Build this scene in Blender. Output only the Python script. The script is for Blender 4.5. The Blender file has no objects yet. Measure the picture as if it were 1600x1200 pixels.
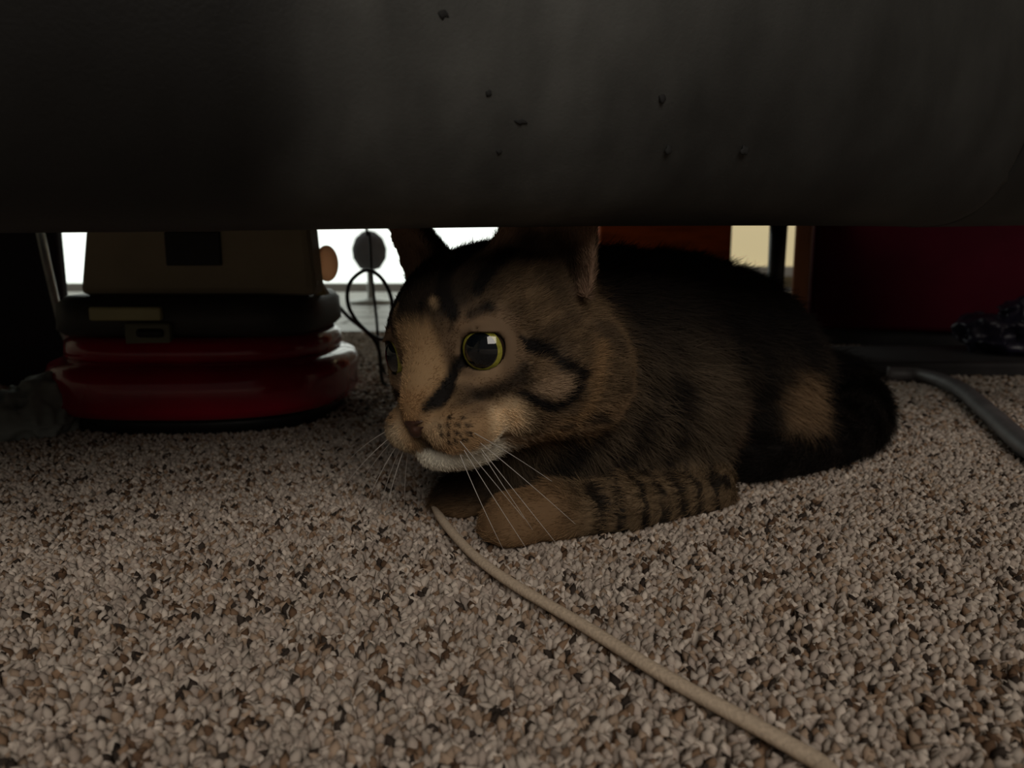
import bpy, bmesh, math, random
import numpy as np
from mathutils import Vector, Matrix
random.seed(7)
RNG = np.random.default_rng(7)
scene = bpy.context.scene
COL = scene.collection

# ------------------------------------------------------------------ camera
CAM_H, PITCH, FPX = 0.115, math.radians(9.7), 1230.0
cam_data = bpy.data.cameras.new('camera')
cam_data.sensor_width = 36.0
cam_data.lens = 36.0 * FPX / 1600.0
cam_data.clip_start = 0.01
cam_data.dof.use_dof = True
cam_data.dof.focus_distance = 0.285
cam_data.dof.aperture_fstop = 15.0
cam = bpy.data.objects.new('camera', cam_data)
cam.location = (0, 0, CAM_H)
cam.rotation_euler = (math.radians(90) - PITCH, 0, 0)
COL.objects.link(cam)
scene.camera = cam

# ------------------------------------------------------------------ world, light, exposure
world = bpy.data.worlds.new('world')
scene.world = world
world.use_nodes = True
world.node_tree.nodes['Background'].inputs[0].default_value = (1.0, 0.9, 0.8, 1)
world.node_tree.nodes['Background'].inputs[1].default_value = 0.04
scene.view_settings.view_transform = 'Standard'
scene.view_settings.look = 'None'
scene.view_settings.gamma = 1.0
scene.view_settings.use_curve_mapping = False
scene.view_settings.exposure = 0.0


def area_light(name, loc, target, size, size_y, energy, color):
    l = bpy.data.lights.new(name, 'AREA')
    l.shape = 'RECTANGLE'
    l.size, l.size_y, l.energy, l.color = size, size_y, energy, color
    o = bpy.data.objects.new(name, l)
    o.location = loc
    o.rotation_euler = (Vector(target) - Vector(loc)).to_track_quat('-Z', 'Y').to_euler()
    COL.objects.link(o)
    return o


DAY = 1.3      # brightness of the daylit glass door
# daylight of the room's window behind the camera
area_light('room_window_light', (0.45, -1.85, 1.60), (0.1, 0.3, 0.1), 1.6, 1.4, 26.0, (1.0, 0.915, 0.81))


def P(px, py, d):
    """point of the place at distance d along Y that the photograph shows at pixel px, py"""
    u, v = (px - 800) / FPX, (600 - py) / FPX
    c, s = math.cos(PITCH), math.sin(PITCH)
    t = d / (c + v * s)
    return np.array([u * t, d, CAM_H + t * (v * c - s)])


def G(px, py, z=0.0):
    """point on the floor plane"""
    u, v = (px - 800) / FPX, (600 - py) / FPX
    c, s = math.cos(PITCH), math.sin(PITCH)
    t = (z - CAM_H) / (v * c - s)
    return np.array([u * t, t * (c + v * s), z])


# ------------------------------------------------------------------ helpers
def tag(o, label=None, cat=None, group=None, kind=None):
    if label: o['label'] = label
    if cat: o['category'] = cat
    if group: o['group'] = group
    if kind: o['kind'] = kind
    return o


def empty(name, loc=(0, 0, 0), rz=0.0):
    o = bpy.data.objects.new(name, None)
    o.empty_display_size = 0.05
    o.location = loc
    o.rotation_euler = (0, 0, rz)
    COL.objects.link(o)
    return o


def link(name, me, mat=None, parent=None, smooth=False):
    if mat is not None:
        me.materials.append(mat)
    if smooth:
        me.polygons.foreach_set('use_smooth', [True] * len(me.polygons))
    o = bpy.data.objects.new(name, me)
    COL.objects.link(o)
    if parent is not None:
        o.parent = parent
    return o


def mesh_pd(name, verts, faces):
    me = bpy.data.meshes.new(name)
    me.from_pydata([tuple(map(float, v)) for v in verts], [], [tuple(map(int, f)) for f in faces])
    me.update()
    return me


def mesh_np(name, verts, faces):
    """fast mesh from an (n,3) array and an (m,k) array of k-gons"""
    me = bpy.data.meshes.new(name)
    verts = np.asarray(verts, np.float32); faces = np.asarray(faces, np.int32)
    k = faces.shape[1]
    me.vertices.add(len(verts)); me.vertices.foreach_set('co', verts.ravel())
    me.loops.add(faces.size); me.loops.foreach_set('vertex_index', faces.ravel())
    me.polygons.add(len(faces))
    me.polygons.foreach_set('loop_start', np.arange(0, faces.size, k, dtype=np.int32))
    me.polygons.foreach_set('loop_total', np.full(len(faces), k, np.int32))
    me.update(calc_edges=True); me.validate()
    return me


def rbox(name, size, loc, mat, parent=None, bevel=0.003, seg=2, rot=None, taper=None):
    bm = bmesh.new()
    bmesh.ops.create_cube(bm, size=1.0)
    for v in bm.verts:
        t = 1.0
        if taper and v.co.z > 0: t = taper
        v.co = Vector((v.co.x * size[0] * t, v.co.y * size[1] * t, v.co.z * size[2]))
    if bevel:
        bmesh.ops.bevel(bm, geom=bm.edges[:], offset=bevel, segments=seg, profile=0.5, affect='EDGES')
    me = bpy.data.meshes.new(name); bm.to_mesh(me); bm.free()
    o = link(name, me, mat, parent, smooth=False)
    o.location = loc
    if rot: o.rotation_euler = rot
    return o


def catmull(pts, n=8):
    pts = [np.asarray(p, float) for p in pts]
    q = [2 * pts[0] - pts[1]] + pts + [2 * pts[-1] - pts[-2]]
    out = []
    for i in range(1, len(q) - 2):
        for k in range(n):
            t = k / n
            a, b, c, d = q[i - 1], q[i], q[i + 1], q[i + 2]
            out.append(0.5 * ((2 * b) + (-a + c) * t + (2 * a - 5 * b + 4 * c - d) * t * t + (-a + 3 * b - 3 * c + d) * t ** 3))
    out.append(pts[-1])
    return np.array(out)


def tube_arrays(path, radii, sides=10, flat=1.0, up=(0, 0, 1)):
    path = np.asarray(path, float); n = len(path)
    radii = np.broadcast_to(np.asarray(radii, float), (n,))
    tan = np.gradient(path, axis=0); tan /= np.linalg.norm(tan, axis=1)[:, None]
    V = []; F = []
    side = None
    for i in range(n):
        t = tan[i]
        if side is None:
            side = np.cross(t, up)
            if np.linalg.norm(side) < 1e-4: side = np.cross(t, (1, 0, 0))
        side = side - t * side.dot(t); side /= np.linalg.norm(side)
        nrm = np.cross(side, t)
        for k in range(sides):
            a = 2 * math.pi * k / sides
            V.append(path[i] + radii[i] * (math.cos(a) * side + math.sin(a) * flat * nrm))
    for i in range(n - 1):
        for k in range(sides):
            k2 = (k + 1) % sides
            F.append((i * sides + k, i * sides + k2, (i + 1) * sides + k2, (i + 1) * sides + k))
    F.append(tuple(range(sides))[::-1]); F.append(tuple((n - 1) * sides + k for k in range(sides)))
    return V, F


def tube(name, path, radii, mat, parent=None, sides=10, flat=1.0):
    V, F = tube_arrays(path, radii, sides, flat)
    return link(name, mesh_pd(name, V, F), mat, parent, smooth=True)


def lathe(name, prof, mat, parent=None, seg=48, loc=(0, 0, 0), sx=1.0, sy=1.0):
    V = []; F = []; n = len(prof)
    for i in range(seg):
        a = 2 * math.pi * i / seg
        for r, z in prof: V.append((r * math.cos(a) * sx, r * math.sin(a) * sy, z))
    for i in range(seg):
        j = (i + 1) % seg
        for k in range(n - 1): F.append((i * n + k, j * n + k, j * n + k + 1, i * n + k + 1))
    F.append(tuple(i * n for i in range(seg))[::-1]); F.append(tuple(i * n + n - 1 for i in range(seg)))
    o = link(name, mesh_pd(name, V, F), mat, parent, smooth=True)
    o.location = loc
    return o


def prism(name, poly, y0, y1, mat, parent=None, bevel=0.0):
    """outline in x,z with its thickness between y0 and y1"""
    bm = bmesh.new()
    a = [bm.verts.new((p[0], y0, p[1])) for p in poly]
    b = [bm.verts.new((p[0], y1, p[1])) for p in poly]
    n = len(poly)
    bm.faces.new(a); bm.faces.new(b[::-1])
    for i in range(n): bm.faces.new((a[(i + 1) % n], a[i], b[i], b[(i + 1) % n]))
    bmesh.ops.recalc_face_normals(bm, faces=bm.faces)
    if bevel: bmesh.ops.bevel(bm, geom=bm.edges[:], offset=bevel, segments=2, profile=0.5, affect='EDGES')
    me = bpy.data.meshes.new(name); bm.to_mesh(me); bm.free()
    return link(name, me, mat, parent)


# ------------------------------------------------------------------ materials
def mat_new(name):
    m = bpy.data.materials.new(name); m.use_nodes = True
    nt = m.node_tree
    return m, nt, nt.nodes['Principled BSDF']


def ramp(nt, fac, stops):
    r = nt.nodes.new('ShaderNodeValToRGB')
    el = r.color_ramp.elements
    while len(el) < len(stops): el.new(0.5)
    for e, (p, c) in zip(el, stops): e.position = p; e.color = (*c, 1)
    nt.links.new(fac, r.inputs[0])
    return r.outputs[0]


def noise(nt, scale, detail=3, coord='Object', rough=0.5, stretch=None):
    tc = nt.nodes.new('ShaderNodeTexCoord')
    n = nt.nodes.new('ShaderNodeTexNoise')
    n.inputs['Scale'].default_value = scale; n.inputs['Detail'].default_value = detail
    n.inputs['Roughness'].default_value = rough
    src = tc.outputs[coord]
    if stretch:
        mp = nt.nodes.new('ShaderNodeMapping'); mp.inputs['Scale'].default_value = stretch
        nt.links.new(src, mp.inputs[0]); src = mp.outputs[0]
    nt.links.new(src, n.inputs['Vector'])
    return n.outputs['Fac']


def bump(nt, bsdf, fac, strength, dist=0.001):
    b = nt.nodes.new('ShaderNodeBump')
    b.inputs['Strength'].default_value = strength; b.inputs['Distance'].default_value = dist
    nt.links.new(fac, b.inputs['Height']); nt.links.new(b.outputs[0], bsdf.inputs['Normal'])


def simple(name, col, rough=0.6, var=0.25, scale=60, metal=0.0, bumps=0.15, coat=0.0, stretch=None):
    m, nt, b = mat_new(name)
    f = noise(nt, scale, 4, stretch=stretch)
    lo = tuple(c * (1 - var) for c in col); hi = tuple(min(1, c * (1 + var)) for c in col)
    nt.links.new(ramp(nt, f, [(0.3, lo), (0.7, hi)]), b.inputs['Base Color'])
    b.inputs['Roughness'].default_value = rough; b.inputs['Metallic'].default_value = metal
    b.inputs['Coat Weight'].default_value = coat
    if bumps: bump(nt, b, f, bumps, 0.0006)
    return m


def emitter(name, col, strength, var=0.06, scale=3):
    m, nt, b = mat_new(name)
    f = noise(nt, scale, 2)
    c = ramp(nt, f, [(0.3, tuple(x * (1 - var) for x in col)), (0.7, col)])
    b.inputs['Base Color'].default_value = (*col, 1)
    nt.links.new(c, b.inputs['Emission Color'])
    b.inputs['Emission Strength'].default_value = strength
    return m


def attr_mat(name, attr, rough=0.8, spec=0.2):
    m, nt, b = mat_new(name)
    a = nt.nodes.new('ShaderNodeAttribute'); a.attribute_name = attr
    nt.links.new(a.outputs['Color'], b.inputs['Base Color'])
    b.inputs['Roughness'].default_value = rough
    b.inputs['Specular IOR Level'].default_value = spec
    return m, nt, b

# ------------------------------------------------------------------ the cat's shape (distance field, metres)
PSI, HPITCH, HROLL = math.radians(41), math.radians(7), math.radians(8)
def _rot():
    F0 = np.array([-math.sin(PSI), -math.cos(PSI), 0.0]); Z = np.array([0, 0, 1.0])
    L0 = np.cross(Z, F0)
    F1 = F0 * math.cos(HPITCH) - Z * math.sin(HPITCH)
    U1 = Z * math.cos(HPITCH) + F0 * math.sin(HPITCH)
    L2 = L0 * math.cos(HROLL) + U1 * math.sin(HROLL)
    U2 = U1 * math.cos(HROLL) - L0 * math.sin(HROLL)
    return np.array([L2, F1, U2])          # rows: cat-left, forward, up
HR = _rot()
HC = P(769, 536, 0.322)
HS = 0.0108                                   # head units are centimetres
def to_head(p): return (p - HC) @ HR.T / HS
def from_head(q): return np.asarray(q, float) @ HR * HS + HC


def sd_ell(p, c, r):
    q = (p - np.asarray(c)) / np.asarray(r)
    k0 = np.sqrt((q * q).sum(-1)) + 1e-9
    k1 = np.sqrt(((q / np.asarray(r)) ** 2).sum(-1)) + 1e-9
    return k0 * (k0 - 1.0) / k1


def sd_cone(p, a, b, ra, rb):
    a = np.asarray(a, float); b = np.asarray(b, float)
    ab = b - a
    t = np.clip(((p - a) @ ab) / ab.dot(ab), 0, 1)
    return np.linalg.norm(p - a - t[..., None] * ab, axis=-1) - (ra + (rb - ra) * t)


def smin(a, b, k):
    h = np.clip(0.5 + 0.5 * (b - a) / k, 0, 1)
    return b + (a - b) * h - k * h * (1 - h)


def smax(a, b, k): return -smin(-a, -b, k)


EYE_R = 0.96
EYE_C = np.array([2.06, 2.28, 0.22])
EYE_G = np.array([0.40, 0.91, 0.08]); EYE_G /= np.linalg.norm(EYE_G)

def head_sdf(q):
    """q in head centimetres; mirrored left and right"""
    m = q.copy(); m[..., 0] = np.abs(m[..., 0])
    d = sd_ell(q, (0, -0.5, 0.75), (3.55, 3.7, 2.95))
    d = smin(d, sd_ell(q, (0, 1.3, 1.6), (2.5, 2.2, 1.65)), 0.9)
    d = smin(d, sd_ell(m, (2.15, 0.5, -1.5), (2.05, 2.3, 1.9)), 1.2)
    d = smin(d, sd_ell(m, (3.0, -1.2, -1.5), (1.9, 1.9, 2.1)), 1.2)
    d = smin(d, sd_ell(q, (0, 1.3, -2.6), (1.9, 2.2, 1.3)), 1.0)
    d = smin(d, sd_cone(m, (0.9, 3.0, 1.45), (2.75, 1.7, 1.35), 0.50, 0.55), 0.6)       # brow
    d = smin(d, sd_cone(m, (1.35, 3.05, -1.15), (2.9, 1.8, -0.75), 0.55, 0.6), 0.7)       # under the eye
    d = smin(d, sd_cone(q, (0, 2.45, 1.5), (0, 3.95, -1.35), 1.08, 0.80), 0.7)             # bridge
    d = smin(d, sd_ell(m, (1.12, 3.25, -2.30), (1.42, 1.32, 1.02)), 0.30)               # whisker pads
    d = smin(d, sd_ell(q, (0, 4.0, -1.85), (0.66, 0.62, 0.60)), 0.35)
    d = smin(d, sd_ell(q, (0, 2.65, -3.30), (1.62, 1.55, 0.74)), 0.25)                    # chin
    # mouth line and the cleft below the nose
    lip = np.minimum(sd_cone(m, (0.0, 4.45, -2.85), (0.95, 4.15, -3.08), 0.05, 0.07),
                     sd_cone(m, (0.95, 4.15, -3.08), (2.0, 3.0, -2.9), 0.07, 0.08))
    lip = np.minimum(lip, sd_cone(q, (0, 4.55, -2.1), (0, 4.5, -2.85), 0.05, 0.07))
    d = smax(d, -lip, 0.14)
    # lids around the eyeballs
    e = m - EYE_C
    ax = e @ EYE_G
    rad_v = e - ax[..., None] * EYE_G
    hz = np.array([EYE_G[1], -EYE_G[0], 0.0]); hz /= np.linalg.norm(hz)
    vt = np.cross(hz, EYE_G)
    rx, ry = rad_v @ hz, rad_v @ vt
    rr = np.sqrt((rx / 1.0) ** 2 + (ry / 0.94) ** 2)
    ring = np.sqrt((rr - 0.90) ** 2 + (ax - 0.46) ** 2) - 0.27
    d = smin(d, ring, 0.55)
    # inner corner running towards the nose
    ic = sd_cone(m, EYE_C + EYE_G * 0.7 - hz * 0.75 - vt * 0.35, EYE_C + EYE_G * 0.86 - hz * 1.22 - vt * 0.72, 0.22, 0.06)
    d = smax(d, -ic, 0.15)
    rys = np.where(ry > 0, ry / 0.585, ry / 0.70)           # the upper lid cuts the eye flatter
    opening = np.maximum(np.sqrt((rx / 0.77) ** 2 + rys ** 2) - 1.0, -ax)
    d = smax(d, -opening * 0.8, 0.08)
    ball = np.sqrt((e * e).sum(-1)) - (EYE_R + 0.03)
    lid = np.maximum(ball - 0.19, np.maximum((0.55 - ry - 0.10 * rx) * 0.9, -ax - 0.2))     # upper lid over the eyeball
    d = smin(d, lid, 0.12)
    low = np.maximum(ball - 0.15, np.maximum((ry + 0.72) * 0.9, -ax - 0.2))                 # lower lid
    d = smin(d, low, 0.12)
    d = np.maximum(d, -ball)
    return d


EAR_B = np.array([3.05, 0.0, 2.65])
EAR_A = np.array([0.46, -0.12, 0.88]); EAR_A /= np.linalg.norm(EAR_A)
_n = np.array([0.42, 0.90, 0.0]); EAR_N = _n - EAR_A * _n.dot(EAR_A); EAR_N /= np.linalg.norm(EAR_N)
EAR_S = np.cross(EAR_N, EAR_A)
EAR_H = 5.2

def ear_coords(q):
    m = q.copy(); m[..., 0] = np.abs(m[..., 0])
    e = m - EAR_B
    return e @ EAR_S, e @ EAR_N, e @ EAR_A


def ear_sdf(q):
    x, y, z = ear_coords(q)
    zz = np.clip(z, -1.5, EAR_H)
    w = 1.85 * np.clip(1 - np.clip(zz, 0, None) / EAR_H, 0.0, 1) ** 0.72 + 0.12
    xr = np.clip(x / w, -1.3, 1.3)
    dep = 1.35 * np.clip(1 - zz / (EAR_H + 0.6), 0.05, 1.15)
    yc = -dep * (1 - xr ** 2)
    d = np.abs(y - yc) * 0.62 - 0.13
    d = smax(d, (np.abs(x) - w) * 0.9, 0.1)
    d = smax(d, z - EAR_H, 0.1)
    d = smax(d, -z - 0.7, 0.1)
    return d


TRUNK = [(P(880, 590, 0.365), 0.044), (P(960, 570, 0.395), 0.050), (P(1040, 570, 0.43), 0.054), (P(1110, 570, 0.45), 0.055)]
FORE = [P(1085, 765, 0.350), P(960, 797, 0.322), P(862, 806, 0.307), P(800, 812, 0.300)]
FORE_R = [0.0185, 0.0150, 0.0118, 0.0112]
FAR = [P(870, 760, 0.37), P(765, 770, 0.346), P(722, 782, 0.338)]
FAR_R = [0.017, 0.013, 0.0125]
TAILP = catmull([P(1235, 590, 0.495), P(1305, 608, 0.49), P(1335, 650, 0.463), P(1300, 690, 0.432), P(1235, 705, 0.405), P(1155, 712, 0.386)], 5)
TAIL_R = np.linspace(0.0185, 0.0150, len(TAILP))

def trunk_sdf(p):
    d = None
    for (a, ra), (b, rb) in zip(TRUNK[:-1], TRUNK[1:]):
        s = sd_cone(p, a, b, ra, rb)
        d = s if d is None else smin(d, s, 0.02)
    d = smin(d, sd_cone(p, from_head((0, -1.5, -0.3)), P(905, 560, 0.368), 0.032, 0.046), 0.02)   # neck
    d = smin(d, sd_ell(p, P(870, 690, 0.355), (0.040, 0.034, 0.036)), 0.02)                       # breast
    d = smin(d, sd_ell(p, P(1010, 660, 0.365), (0.040, 0.030, 0.040)), 0.02)                      # shoulder
    d = smin(d, sd_ell(p, P(1155, 600, 0.425), (0.046, 0.034, 0.042)), 0.015)                     # haunch
    d = smin(d, sd_cone(p, P(1090, 690, 0.40), P(1235, 665, 0.410), 0.020, 0.016), 0.012)         # hind foot
    return d


def chain_sdf(p, pts, rad, k=0.006):
    d = None
    for i in range(len(pts) - 1):
        s = sd_cone(p, pts[i], pts[i + 1], rad[i], rad[i + 1])
        d = s if d is None else smin(d, s, k)
    return d


def paw_bits(p):
    d = None
    for paw, pts in ((FORE, 1), (FAR, 1)):
        end, prev = paw[-1], paw[-2]
        f = end - prev; f[2] = 0; f /= np.linalg.norm(f)
        s = np.array([-f[1], f[0], 0])
        for k in (-1.5, -0.5, 0.5, 1.5):
            c = end + f * (0.0085 - 0.0018 * abs(k)) + s * k * 0.0052 + np.array([0, 0, -0.003])
            e = sd_cone(p, c - f * 0.007, c, 0.0056, 0.0056)
            d = e if d is None else smin(d, e, 0.0012)
    return d


def cat_sdf(p):
    d = trunk_sdf(p)
    d = smin(d, chain_sdf(p, FORE, FORE_R), 0.006)
    d = smin(d, chain_sdf(p, FAR, FAR_R), 0.006)
    d = smin(d, paw_bits(p), 0.005)
    d = smin(d, chain_sdf(p, TAILP, TAIL_R), 0.006)
    q = to_head(p)
    far = np.linalg.norm(q, axis=-1) - 4.6
    h = far * HS
    near = far < 5.5
    qn = q[near]
    hh = head_sdf(qn)
    hh = smin(hh, ear_sdf(qn), 0.5)
    h[near] = hh * HS
    # blend softly only behind the face so that the chin stays clear of the breast
    k = np.where(q[..., 1] > 1.0, 0.003, 0.012)
    d = smin(d, h, k)
    d = smax(d, 0.0 - p[..., 2], 0.004)
    return d


def surface_nets(f, lo, hi, h):
    n = [int(math.ceil((hi[i] - lo[i]) / h)) + 1 for i in range(3)]
    ax = [lo[i] + h * np.arange(n[i]) for i in range(3)]
    # coarse pass first; the fine field is only needed near the surface
    st = 6
    cx = [a[::st] if (len(a) - 1) % st == 0 else np.append(a[::st], a[-1] + h * st) for a in ax]
    X, Y, Z = np.meshgrid(*cx, indexing='ij')
    C = f(np.stack([X, Y, Z], -1).reshape(-1, 3)).reshape(X.shape)
    ii = [np.clip(np.round(np.arange(k) / st).astype(int), 0, len(c) - 1) for k, c in zip(n, cx)]
    D = C[np.ix_(*ii)].astype(np.float32)
    band = np.argwhere(np.abs(D) < h * st * 1.3)
    for i in range(0, len(band), 400000):
        b = band[i:i + 400000]
        D[b[:, 0], b[:, 1], b[:, 2]] = f(np.array(lo) + h * b)
    S = D < 0
    c = np.zeros([k - 1 for k in n], np.int8)
    for dx in (0, 1):
        for dy in (0, 1):
            for dz in (0, 1):
                c += S[dx:n[0] - 1 + dx, dy:n[1] - 1 + dy, dz:n[2] - 1 + dz]
    act = (c > 0) & (c < 8)
    idx = np.full(act.shape, -1, np.int64)
    I = np.argwhere(act); idx[act] = np.arange(len(I))
    acc = np.zeros((len(I), 3)); cnt = np.zeros(len(I))
    corners = [(0, 0, 0), (1, 0, 0), (0, 1, 0), (1, 1, 0), (0, 0, 1), (1, 0, 1), (0, 1, 1), (1, 1, 1)]
    edges = [(a, b) for a in range(8) for b in range(a + 1, 8) if bin(a ^ b).count('1') == 1]
    for a, b in edges:
        ca, cb = np.array(corners[a]), np.array(corners[b])
        da = D[I[:, 0] + ca[0], I[:, 1] + ca[1], I[:, 2] + ca[2]].astype(float)
        db = D[I[:, 0] + cb[0], I[:, 1] + cb[1], I[:, 2] + cb[2]].astype(float)
        x = (da < 0) != (db < 0)
        t = np.where(x, da / np.where(x, da - db, 1), 0)
        acc[x] += (ca + t[:, None] * (cb - ca))[x]; cnt[x] += 1
    V = np.array(lo) + h * (I + acc / cnt[:, None])
    Q = []
    for axis in range(3):
        o1, o2 = [(1, 2), (2, 0), (0, 1)][axis]
        sl0 = [slice(None)] * 3; sl1 = [slice(None)] * 3
        sl0[axis] = slice(0, n[axis] - 1); sl1[axis] = slice(1, n[axis])
        a, b = S[tuple(sl0)], S[tuple(sl1)]
        E = np.argwhere(a != b)
        ok = (E[:, o1] > 0) & (E[:, o2] > 0) & (E[:, o1] < n[o1] - 1) & (E[:, o2] < n[o2] - 1)
        E = E[ok]
        inside = a[E[:, 0], E[:, 1], E[:, 2]]
        def cell(d1, d2):
            C = E.copy(); C[:, o1] -= d1; C[:, o2] -= d2
            return idx[C[:, 0], C[:, 1], C[:, 2]]
        q = np.stack([cell(1, 1), cell(0, 1), cell(0, 0), cell(1, 0)], 1)
        q[~inside] = q[~inside][:, ::-1]
        Q.append(q)
    Q = np.concatenate(Q)
    return V, Q[(Q >= 0).all(1)]


# ------------------------------------------------------------------ the cat's coat
def seg_dist(q, pts):
    d = None
    for a, b in zip(pts[:-1], pts[1:]):
        s = sd_cone(q, a, b, 0, 0)
        d = s if d is None else np.minimum(d, s)
    return d


def sstep(a, b, x):
    t = np.clip((x - a) / (b - a), 0, 1)
    return t * t * (3 - 2 * t)


def hash3(i, j, k):
    n = (i * 374761393 + j * 668265263 + k * 2147483647 + 1013904223) & 0xffffffff
    n = ((n ^ (n >> 13)) * 1274126177) & 0xffffffff
    return ((n ^ (n >> 16)) & 0xffff) / 65535.0


def vnoise(p, scale):
    q = p * scale
    i = np.floor(q).astype(np.int64); f = q - i
    f = f * f * (3 - 2 * f)
    r = 0
    for dx in (0, 1):
        for dy in (0, 1):
            for dz in (0, 1):
                w = (f[:, 0] if dx else 1 - f[:, 0]) * (f[:, 1] if dy else 1 - f[:, 1]) * (f[:, 2] if dz else 1 - f[:, 2])
                r = r + w * hash3(i[:, 0] + dx, i[:, 1] + dy, i[:, 2] + dz)
    return r


def mixc(c, col, w): return c * (1 - w[:, None]) + np.asarray(col) * w[:, None]


BLACK = (0.010, 0.008, 0.007)
DARK = (0.030, 0.022, 0.016)
BROWN = (0.150, 0.098, 0.055)
TAN = (0.30, 0.19, 0.105)
ORANGE = (0.34, 0.19, 0.085)
PALE = (0.46, 0.36, 0.24)
WHITE = (0.72, 0.67, 0.56)

DOTS = [(1.51, 4.26, -1.71), (1.94, 4.07, -1.76), (1.25, 4.5, -1.95), (1.54, 4.42, -1.93), (1.85, 4.28, -1.97), (2.14, 4.09, -2.02), (1.29, 4.55, -2.2), (1.58, 4.5, -2.22), (1.85, 4.38, -2.24), (2.15, 4.16, -2.3), (1.5, 4.5, -2.48), (2.01, 4.25, -2.5), (1.75, 4.42, -2.5)]

def head_color(q):
    m = q.copy(); m[:, 0] = np.abs(m[:, 0])
    l, f, u = m[:, 0], m[:, 1], m[:, 2]
    n2 = vnoise(q * np.array([2.6, 1.2, 1.2]) + 7, 2.4); n3 = vnoise(q + 40, 0.9)
    jit = np.stack([vnoise(q, 1.3), vnoise(q + 31, 1.3), vnoise(q + 77, 1.3)], 1) - 0.5
    qn = m + jit * 0.35
    def line(c, col, w, soft, pts, k=1.0, warp=True):
        d = seg_dist(qn if warp else m, [np.array(x) for x in pts])
        return mixc(c, col, sstep(w + soft, w - soft * 0.6, d) * k)
    def spot(c, col, r0, r1, ctr, k=1.0, sc=(1, 1, 1)):
        return mixc(c, col, sstep(r0, r1, np.linalg.norm((qn - np.array(ctr)) * np.array(sc), axis=1)) * k)
    c = np.tile(np.asarray(BROWN), (len(q), 1)) * (0.62 + 0.7 * n2)[:, None]
    c = mixc(c, np.array(DARK) * 1.4, sstep(0.45, 0.7, n3) * 0.5)
    # dark crown
    c = mixc(c, DARK, sstep(1.3, 2.5, u + 0.12 * f) * sstep(3.2, 1.8, l) * 0.95)
    # pale bridge of the nose, reaching up between the brows
    br = sstep(1.25, 0.85, l + 0.10 * u) * sstep(2.6, 3.2, f) * sstep(1.9, 1.2, u) * sstep(-2.0, -1.3, u)
    c = mixc(c, (0.42, 0.27, 0.14), br * 0.95)
    c = line(c, (0.50, 0.34, 0.19), 0.16, 0.13, [(0.95, 3.45, 1.2), (0.95, 3.2, 2.0)], 0.9)
    c = mixc(c, ORANGE, sstep(1.0, 0.5, l) * sstep(3.6, 4.1, f) * sstep(-0.3, -1.1, u) * sstep(-2.3, -1.9, u) * 0.65)
    # lighter brow and lower lid
    e = m - EYE_C
    ax = e @ EYE_G
    rr = np.linalg.norm(e - ax[:, None] * EYE_G, axis=1)
    c = mixc(c, (0.22, 0.145, 0.088), sstep(1.7, 1.2, rr) * sstep(-0.4, 0.3, ax) * 0.75)
    c = line(c, (0.40, 0.27, 0.16), 0.14, 0.16, [(1.45, 3.32, -0.66), (2.0, 3.2, -0.72), (2.7, 2.85, -0.48), (3.0, 2.3, 0.1)], 0.95)
    c = line(c, (0.34, 0.21, 0.12), 0.14, 0.2, [(1.75, 3.1, 1.15), (2.4, 2.7, 1.2), (2.9, 2.1, 0.85)], 0.75)
    # forehead stripes
    for w, pts in ((0.10, [(1.42, 3.34, 1.05), (1.50, 3.28, 1.5)]),
                   (0.24, [(1.50, 3.28, 1.6), (1.3, 3.1, 2.25), (0.95, 2.45, 2.95), (0.8, 1.0, 3.4), (0.8, -1, 3.6)]),
                   (0.14, [(0.45, 3.6, 1.55), (0.42, 3.0, 2.4), (0.32, 1.6, 3.2), (0.3, -0.5, 3.6)]),
                   (0.20, [(2.05, 2.95, 1.50), (2.6, 2.5, 1.55)]),
                   (0.22, [(2.1, 2.5, 2.1), (2.0, 1.6, 2.8), (1.8, 0.2, 3.3)]),
                   (0.12, [(0.0, 3.4, 1.9), (0.0, 2.5, 2.9), (0, 0, 3.6)])):
        c = line(c, BLACK, w, 0.14, pts)
    # cheek bars
    c = line(c, BLACK, 0.22, 0.09, [(3.15, 1.90, 0.25), (3.79, 1.36, -0.45), (4.32, 0.79, -1.22), (4.45, 0.4, -1.45)])
    c = line(c, BLACK, 0.17, 0.09, [(4.40, 0.7, -1.35), (4.12, 1.19, -1.84), (3.8, 1.67, -2.08), (3.43, 2.27, -1.76), (3.21, 2.52, -1.47)])
    c = line(c, BLACK, 0.10, 0.12, [(3.21, 2.52, -1.5), (2.7, 2.8, -1.5), (2.29, 3.02, -1.43)], 0.7)
    c = line(c, BLACK, 0.17, 0.20, [(3.44, 2.2, -0.5), (2.9, 2.72, -0.95), (2.4, 3.0, -1.1), (1.96, 3.25, -1.15)], 0.80)
    c = line(c, BLACK, 0.09, 0.14, [(3.3, 2.3, -0.95), (2.8, 2.75, -1.25)], 0.6)
    c = spot(c, (0.36, 0.25, 0.16), 0.75, 0.25, (3.88, 1.72, -1.35), 0.85, (1, 0.7, 1.3))
    c = spot(c, (0.26, 0.17, 0.10), 0.6, 0.2, (3.75, 1.75, -0.85), 0.5)
    # dark streak from the inner corner down the side of the nose
    c = line(c, BLACK, 0.24, 0.12, [(1.32, 3.15, 0.0), (1.22, 3.3, -0.45), (1.08, 3.6, -0.85)])
    c = line(c, BLACK, 0.34, 0.12, [(1.08, 3.55, -0.85), (0.92, 3.95, -1.2), (0.66, 4.35, -1.5)])
    c = line(c, BLACK, 0.20, 0.14, [(0.62, 4.4, -1.5), (0.40, 4.6, -1.8)], 0.9)
    # muzzle
    mz = sstep(-1.35, -1.65, u) * sstep(2.3, 3.2, f) * sstep(0.25, 0.55, l)
    c = mixc(c, (0.42, 0.265, 0.14), mz * 0.9)
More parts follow.
